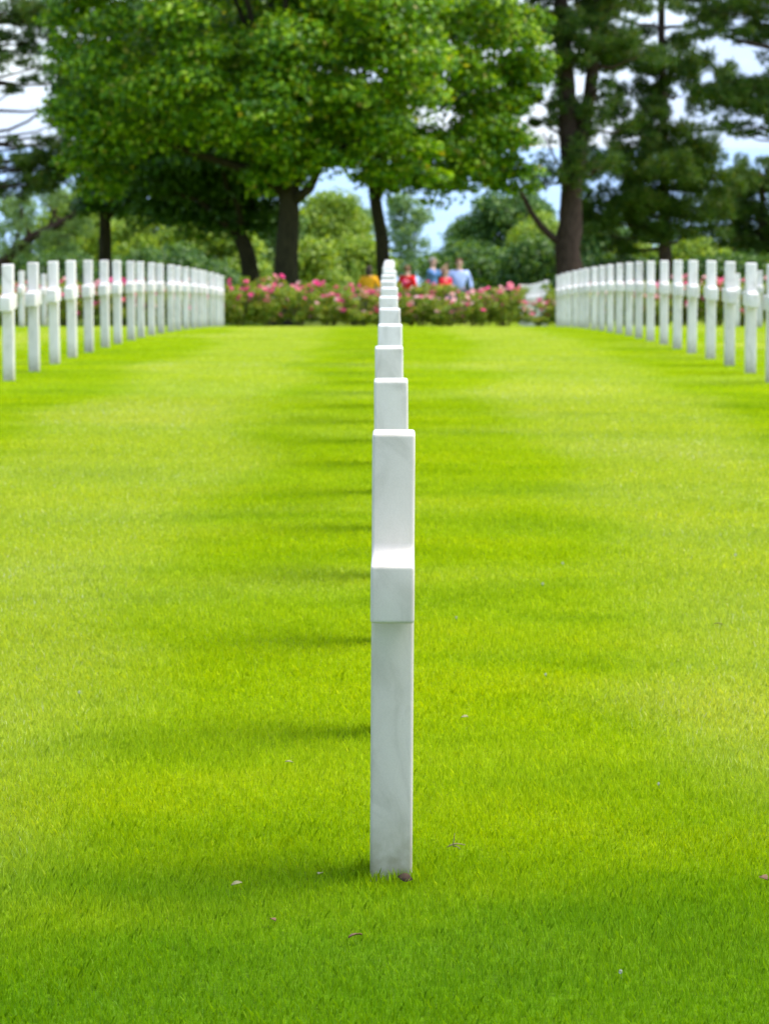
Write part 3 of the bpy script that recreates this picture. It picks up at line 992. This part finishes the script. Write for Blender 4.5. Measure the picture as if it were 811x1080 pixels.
shrub('sparse young tree with sky showing beside it, left of the dark bushy tree', 486, 236, 36, 140, M_LEAF_C, 70, 60, 18, airy=True)
shrub('pale green bush at the left of the thick pine trunk', 566, 232, 50, 130, M_LEAF_B, 71, nb=26)
shrub('olive green bush between the thick pine trunk and the dark pine', 640, 240, 80, 128, M_LEAF_D, 72)
shrub('bright green bush low beside the dark pine trunk', 672, 262, 60, 120, M_LEAF_B, 73, nb=24)
shrub('bright green bush right of the dark pine trunk', 735, 258, 70, 122, M_LEAF_B, 74, nb=26)
shrub('dark green bush at the right edge under the low pine', 795, 250, 90, 125, M_LEAF_D, 75)
shrub('low dark bush behind the right row between pine trunk and dark pine', 655, 280, 110, 108, M_LEAF_D, 76, nb=34)
shrub('low dark bush behind the right row at the right edge', 765, 280, 120, 110, M_LEAF_D, 77, nb=34)
shrub('low dark bush behind the left row at the left edge', 45, 275, 120, 118, M_LEAF_D, 78, nb=34)
shrub('low dark bush behind the left row near the bent trunk', 175, 270, 130, 116, M_LEAF_D, 79, nb=40)


shrub('low dark green bush behind the group of people', 500, 268, 110, 116, M_LEAF_D, 84, nb=36)
shrub('low green bush right of the people, against the thick pine trunk', 562, 262, 60, 112, M_LEAF_D, 85, nb=26)


# ------------------------------------------------------------------ people
def skin_mesh(name, pts, edges, rad, root, mat, parent, sub=1):
    me = bpy.data.meshes.new(name)
    me.from_pydata([tuple(p_) for p_ in pts], edges, [])
    me.materials.append(mat)
    o = obj(name, me, parent)
    md = o.modifiers.new('skin', 'SKIN')
    md.use_smooth_shade = True
    for i, r in enumerate(rad):
        sv = me.skin_vertices[0].data[i]
        sv.radius = (r, r) if not isinstance(r, tuple) else r
        sv.use_root = (i == root)
    ss = o.modifiers.new('subdivision', 'SUBSURF')
    ss.levels = sub
    ss.render_levels = sub
    return o


def ellipsoid(name, c_, r, mat, parent, cut=None, seg=14):
    bm = bmesh.new()
    bmesh.ops.create_uvsphere(bm, u_segments=seg, v_segments=seg - 2, radius=1)
    if cut:
        bmesh.ops.delete(bm, geom=[v for v in bm.verts if cut(v.co)], context='VERTS')
    for v in bm.verts:
        v.co = Vector((v.co.x * r[0], v.co.y * r[1], v.co.z * r[2])) + Vector(c_)
    me = bpy.data.meshes.new(name)
    bm.to_mesh(me)
    bm.free()
    me.shade_smooth()
    me.materials.append(mat)
    return obj(name, me, parent)


def person(label, px, D, rz, hgt, top_mat, low_mat, hair_mat, larm, rarm, long_hair=False, skirt=False, female=False, lean=0.0):
    """larm / rarm: (elbow, wrist) in body space, y forward is -y; the figure faces -y before rz"""
    foot = Vector((at(px, 300, D).x, D, g(D)))
    t_ = thing('person', label, 'person', foot, 'visitors beyond the rose bed', rz)
    k = hgt / 1.75
    t_.scale = (k * 1.14, k * 1.14, k)
    sw = 0.18 if female else 0.2
    P, E, Rd = [], [], []

    def add(p_, r, par=None):
        P.append(Vector(p_))
        Rd.append(r)
        if par is not None:
            E.append((par, len(P) - 1))
        return len(P) - 1
    pel = add((0, 0, 0.95), (0.15, 0.11))
    wa = add((0, -lean * 0.3, 1.12), (0.125, 0.095), pel)
    ch = add((0, -lean * 0.7, 1.32), (0.155, 0.11), wa)
    nb = add((0, -lean, 1.46), (0.085, 0.07), ch)
    nk = add((0, -lean - 0.01, 1.53), 0.055, nb)
    hd0 = add((0, -lean - 0.02, 1.60), (0.068, 0.08), nk)
    hd1 = add((0, -lean - 0.015, 1.68), (0.075, 0.092), hd0)
    add((0, -lean - 0.005, 1.725), (0.055, 0.07), hd1)
    arms, legs = {}, {}
    for s, arm in ((-1, rarm), (1, larm)):
        sh = add((s * sw, -lean * 0.9, 1.40), 0.062, ch)
        el = add((s * arm[0][0], arm[0][1] - lean * 0.9, arm[0][2]), 0.044, sh)
        wr = add((s * arm[1][0], arm[1][1] - lean * 0.9, arm[1][2]), 0.029, el)
        d = (P[wr] - P[el]).normalized()
        pm = add(P[wr] + d * 0.055, (0.036, 0.02), wr)
        side = d.cross(Vector((0, 1, 0.2))).normalized()
        curl = d.cross(side).normalized() * 0.3
        for q, (off_, ln) in enumerate(((-0.027, 0.072), (-0.009, 0.08), (0.009, 0.075), (0.027, 0.06))):
            r0 = add(P[pm] + side * off_ + d * 0.04, 0.0085, pm)
            r1 = add(P[r0] + (d + curl * 0.6).normalized() * ln * 0.55, 0.0078, r0)
            add(P[r1] + (d + curl * 1.8).normalized() * ln * 0.45, 0.0065, r1)
        th0 = add(P[wr] + side * -0.04 + d * 0.035, 0.011, wr)
        add(P[th0] + (d * 0.8 - side * 0.5).normalized() * 0.045, 0.009, th0)
        arms[s] = (sh, el, wr)
        hp = add((s * 0.095, 0, 0.88), 0.095, pel)
        kn = add((s * 0.10, -0.02, 0.50), 0.062, hp)
        an = add((s * 0.105, 0.02, 0.09), 0.042, kn)
        add((s * 0.115, -0.12, 0.035), (0.042, 0.03), an)
        legs[s] = (hp, kn, an)
    skin_mesh('body', P, E, Rd, 0, M_SKIN, t_, 1)
    # face
    hy = -lean - 0.015
    face = thing_face = None
    for s in (-1, 1):
        ellipsoid('eye', (s * 0.031, hy - 0.083, 1.655), (0.012, 0.008, 0.008), M_EYE, t_, seg=8)
        ellipsoid('ear', (s * 0.078, hy + 0.005, 1.645), (0.012, 0.022, 0.032), M_SKIN, t_, seg=8)
    ellipsoid('nose', (0, hy - 0.095, 1.625), (0.013, 0.02, 0.026), M_SKIN, t_, seg=8)
    ellipsoid('mouth', (0, hy - 0.083, 1.583), (0.024, 0.008, 0.007), M_LIP, t_, seg=8)
    ellipsoid('hair', (0, hy + 0.018, 1.69), (0.092, 0.107, 0.088), hair_mat, t_, cut=(lambda c_: c_.y < -0.35 and c_.z < 0.45) if not long_hair else (lambda c_: c_.y < -0.4 and c_.z < 0.5))
    if long_hair:
        ellipsoid('hair', (0, hy + 0.065, 1.60), (0.095, 0.055, 0.15), hair_mat, t_)
    # shirt or jacket
    q = [(0, 0, 0.90), (0, -lean * 0.3, 1.12), (0, -lean * 0.7, 1.32), (0, -lean * 0.95, 1.44)]
    rd = [(0.178, 0.135), (0.155, 0.122), (0.18, 0.132), (0.095, 0.085)]
    e = [(0, 1), (1, 2), (2, 3)]
    for s in (-1, 1):
        sh, el, wr = arms[s]
        b = len(q)
        q += [P[sh], P[el], P[el].lerp(P[wr], 0.75)]
        rd += [0.08, 0.062, 0.05]
        e += [(2, b), (b, b + 1), (b + 1, b + 2)]
    skin_mesh('top', q, e, rd, 0, top_mat, t_)
    # trousers
    q = [(0, 0, 0.96)]
    rd = [(0.165, 0.125)]
    e = []
    for s in (-1, 1):
        hp, kn, an = legs[s]
        b = len(q)
        q += [P[hp], P[kn], P[kn].lerp(P[an], 0.92)]
        rd += [0.112, 0.085, 0.07]
        e += [(0, b), (b, b + 1), (b + 1, b + 2)]
    skin_mesh('trousers', q, e, rd, 0, low_mat, t_)
    for s in (-1, 1):
        ellipsoid('shoe', (s * 0.112, -0.055, 0.045), (0.05, 0.14, 0.05), M_SHOE, t_, seg=10)
    return t_


DOWN = ((0.25, 0.03, 1.13), (0.27, -0.06, 0.88))
person('person in bright yellow-orange jacket with dark hair, left of the middle row', 389, 88, R(165), 1.62, M_YELLOW, M_NAVY, M_HAIR_DARK, ((0.27, 0.0, 1.15), (0.22, -0.2, 1.05)), ((0.27, 0.0, 1.15), (0.22, -0.2, 1.05)), long_hair=True, female=True)
person('person in plain red top standing alone just right of the middle row', 429.5, 89, R(150), 1.62, M_RED, M_NAVY, M_HAIR_BROWN, DOWN, DOWN, female=True)
person('person in denim blue shirt and khaki trousers with grey hair and hands raised', 456, 90, R(70), 1.84, M_DENIM, M_KHAKI, M_HAIR_GREY, ((0.24, -0.18, 1.24), (0.12, -0.3, 1.48)), ((0.24, -0.18, 1.24), (0.12, -0.3, 1.48)))
person('person in crimson top seen side-on between two blue-shirted people', 469.5, 87.2, R(50), 1.56, M_CRIMSON, M_NAVY, M_HAIR_BROWN, DOWN, ((0.22, -0.02, 1.12), (0.18, -0.22, 1.08)), female=True, long_hair=True)
person('broad person in light blue shirt with short dark hair, rightmost of the group', 484, 88, R(15), 1.80, M_SKYBLUE, M_NAVY, M_HAIR_BROWN, ((0.29, 0.03, 1.14), (0.30, -0.06, 0.9)), ((0.28, 0.0, 1.15), (0.2, -0.2, 1.05)))


# ------------------------------------------------------------------ small things in the grass
def on_ground(px, py):
    lo, hi = 5.0, 66.0
    for _ in range(50):
        m_ = (lo + hi) / 2
        if at(px, py, m_).z > g(m_):
            lo = m_
        else:
            hi = m_
    return at(px, py, lo)


def leaf_litter(px, py, size, mat, label, rz=0.0):
    vs, fc = [], []
    n = 7
    for i in range(n + 1):
        t_ = i / n
        wd = math.sin(math.pi * min(1, t_ * 0.92 + 0.05)) * 0.32
        zc = 0.22 * math.sin(t_ * 3.0) + 0.1 * t_
        for s in (-1, 0, 1):
            vs.append(((t_ - 0.5) * size, s * wd * size, (zc + 0.14 * abs(s)) * size * 0.6))
    for i in range(n):
        for s in range(2):
            a = i * 3 + s
            fc.append((a, a + 1, a + 4, a + 3))
    me = mesh_from('fallen_leaf', vs, fc, mat, True)
    md = on_ground(px, py)
    o = obj('fallen_leaf', me, None, (md.x, md.y, md.z + (0.030 if mat is M_MUD else 0.018)))
    o.rotation_euler = (random.uniform(-.3, .3), random.uniform(-.3, .3), rz)
    if mat is M_MUD:                    # leans against the stone
        o.rotation_euler = (1.05, 0.25, 0.1)
    so = o.modifiers.new('thickness', 'SOLIDIFY')
    so.thickness = 0.0012
    tag(o, label, 'leaf')


def clover(px, py, size, label):
    q = on_ground(px, py)
    t_ = thing('clover_flower', label, 'flower', q, 'white specks of clover in the lawn')
    vs, fc = [], []
    for i in range(60):
        z = 1 - 2 * (i + 0.5) / 60
        r = math.sqrt(1 - z * z)
        a = i * 2.39996
        d = Vector((r * math.cos(a), r * math.sin(a), z))
        s = d.cross(Vector((0.2, 0.3, 0.9))).normalized()
        w = d.cross(s)
        b = len(vs)
        c_ = Vector((0, 0, 0.026))
        vs += [c_ + d * size * 0.3, c_ + d * size * 0.75 + s * size * 0.2, c_ + d * size * 1.0 + w * size * 0.1, c_ + d * size * 0.75 - s * size * 0.2]
        fc.append((b, b + 1, b + 2, b + 3))
    obj('flower_head', mesh_from('flower_head', vs, fc, M_CLOVER), t_)
    V, Fc = [], []
    tube(V, Fc, [(0, 0, -0.005), (0.002, 0, 0.012), (0, 0, 0.026)], [0.0012, 0.0012, 0.001], 5)
    obj('stem', mesh_from('stem', V, Fc, M_CLOVER_STEM), t_)


random.seed(77)
leaf_litter(250, 941, 0.028, M_PALE_LEAF, 'pale curled leaf in the grass left of the front cross', 0.3)
leaf_litter(338, 930, 0.024, M_PALE_LEAF, 'small pale leaf in the shade close left of the front cross foot', 1.2)
leaf_litter(375, 997, 0.036, M_DRY_LEAF, 'brown dry leaf in the grass below the front cross, slightly left', 0.5)
leaf_litter(288, 979, 0.022, M_DRY_LEAF, 'small reddish brown leaf in the lower left grass', 2.2)
leaf_litter(805, 935, 0.034, M_DRY_LEAF, 'brown leaf at the right edge of the lawn', 2.0)
leaf_litter(305, 811, 0.024, M_PALE_LEAF, 'whitish small leaf in the grass left of the cross shaft', 0.2)
leaf_litter(490, 763, 0.026, M_PALE_LEAF, 'straw-coloured leaf in the grass right of the cross shaft', 2.7)
leaf_litter(757, 664, 0.034, M_PALE_LEAF, 'pale leaf far right in the lawn', 0.1)
leaf_litter(427, 939, 0.036, M_MUD, 'dark brown leaf lodged against the foot of the front cross', 2.8)
for (px, py, s, lab) in ((775, 591, 0.015, 'white clover head near the right edge of the lawn'), (572, 622, 0.013, 'white clover head right of the cross arm'), (481, 658, 0.010, 'tiny white clover head close right of the cross arm'),
                         (575, 719, 0.010, 'tiny white clover head right of the cross shaft'), (84, 738, 0.011, 'tiny white clover head at the left side of the lawn'), (694, 836, 0.009, 'tiny white clover head in the right lower lawn'),
                         (654, 1037, 0.010, 'tiny white clover head near the bottom edge'), (593, 600, 0.012, 'white clover head far right of the cross top arm')):
    clover(px, py, s * 0.55, lab)
q = on_ground(478, 897)
V, Fc = [], []
tube(V, Fc, curve_pts((-0.026, 0, 0.03), (0.05, 0.01, 0.036), 4, 0.008, 0.002), [0.003, 0.0028, 0.0026, 0.002, 0.0015], 6)
tube(V, Fc, curve_pts((0.0, 0, 0.03), (0.006, -0.01, 0.085), 4, 0.0, 0.002), [0.0026, 0.0024, 0.002, 0.0016, 0.001], 6)
tube(V, Fc, curve_pts((0.005, 0, 0.033), (0.03, -0.04, 0.03), 3, 0.004, 0.001), [0.0024, 0.002, 0.0016, 0.001], 6)
o = obj('twig', mesh_from('twig', V, Fc, M_TWIG, True), None, q + Vector((0, 0, -0.012)))
o.scale = (0.62, 0.62, 0.7)
tag(o, 'small forked brown twig lying in the grass right of the front cross foot', 'twig')

# ------------------------------------------------------------------ light
EL, AZ = 62.0, 4.0          # AZ: degrees from +X (right) towards +Y (away from the camera)
w = bpy.data.worlds.new('World')
SC.world = w
w.use_nodes = True
nt = w.node_tree
nt.nodes.clear()
out = nt.nodes.new('ShaderNodeOutputWorld')
bg = nt.nodes.new('ShaderNodeBackground')
sky = nt.nodes.new('ShaderNodeTexSky')
sky.sky_type = 'NISHITA'
sky.sun_disc = False
sky.sun_elevation = R(EL)
sky.sun_rotation = R(90 - AZ)
sky.altitude = 50
sky.air_density = 1.0
sky.dust_density = 1.0
sky.ozone_density = 1.2
# broken white cloud over the blue
tc = nt.nodes.new('ShaderNodeTexCoord')
mp = nt.nodes.new('ShaderNodeMapping')
mp.inputs['Scale'].default_value = (1.0, 1.0, 2.6)
L(nt, tc.outputs['Generated'], mp.inputs['Vector'])
cn = nt.nodes.new('ShaderNodeTexNoise')
cn.inputs['Scale'].default_value = 5.5
cn.inputs['Detail'].default_value = 7
cn.inputs['Roughness'].default_value = 0.55
L(nt, mp.outputs[0], cn.inputs['Vector'])
cr = nt.nodes.new('ShaderNodeMapRange')
cr.inputs['From Min'].default_value = 0.30
cr.inputs['From Max'].default_value = 0.60
cr.inputs['To Min'].default_value = 0.35
cr.inputs['To Max'].default_value = 1.0
L(nt, cn.outputs['Fac'], cr.inputs['Value'])
sp = nt.nodes.new('ShaderNodeSeparateXYZ')          # the cloud bank stands over the sea; its unseen part behind the camera is thinned to darken camera-facing sides
L(nt, tc.outputs['Generated'], sp.inputs[0])
yb = nt.nodes.new('ShaderNodeMapRange')
yb.interpolation_type = 'SMOOTHSTEP'
yb.inputs['From Min'].default_value = -0.6
yb.inputs['To Min'].default_value = 0.35
yb.inputs['From Max'].default_value = 0.55
L(nt, sp.outputs['Y'], yb.inputs['Value'])
cm = nt.nodes.new('ShaderNodeMath')
cm.operation = 'MULTIPLY'
L(nt, cr.outputs[0], cm.inputs[0])
L(nt, yb.outputs[0], cm.inputs[1])
mx = nt.nodes.new('ShaderNodeMix')
mx.data_type = 'RGBA'
L(nt, cm.outputs[0], mx.inputs[0])
L(nt, sky.outputs[0], mx.inputs[6])
mx.inputs[7].default_value = (1.8, 2.25, 3.1, 1)
L(nt, mx.outputs[2], bg.inputs['Color'])
bg.inputs['Strength'].default_value = 0.137
L(nt, bg.outputs[0], out.inputs['Surface'])

sd = bpy.data.lights.new('sun', 'SUN')
sd.energy = 2.1
sd.angle = R(36)
sd.color = (1.0, 0.95, 0.86)
so = bpy.data.objects.new('sun', sd)
link(so)
sv = Vector((math.cos(R(EL)) * math.cos(R(AZ)), math.cos(R(EL)) * math.sin(R(AZ)), math.sin(R(EL))))
so.rotation_euler = sv.to_track_quat('Z', 'Y').to_euler()
so.location = (20, 10, 30)

# ------------------------------------------------------------------ view
vs_ = SC.view_settings
vs_.view_transform = 'Standard'
vs_.look = 'None'
vs_.exposure = 1.8
vs_.gamma = 1.0
vs_.use_curve_mapping = False
SC.render.engine = 'CYCLES'
SC.cycles.use_denoising = True
SC.cycles.max_bounces = 8
SC.cycles.transmission_bounces = 4
SC.cycles.diffuse_bounces = 4
SC.cycles.use_adaptive_sampling = True
SC.cycles.adaptive_threshold = 0.015
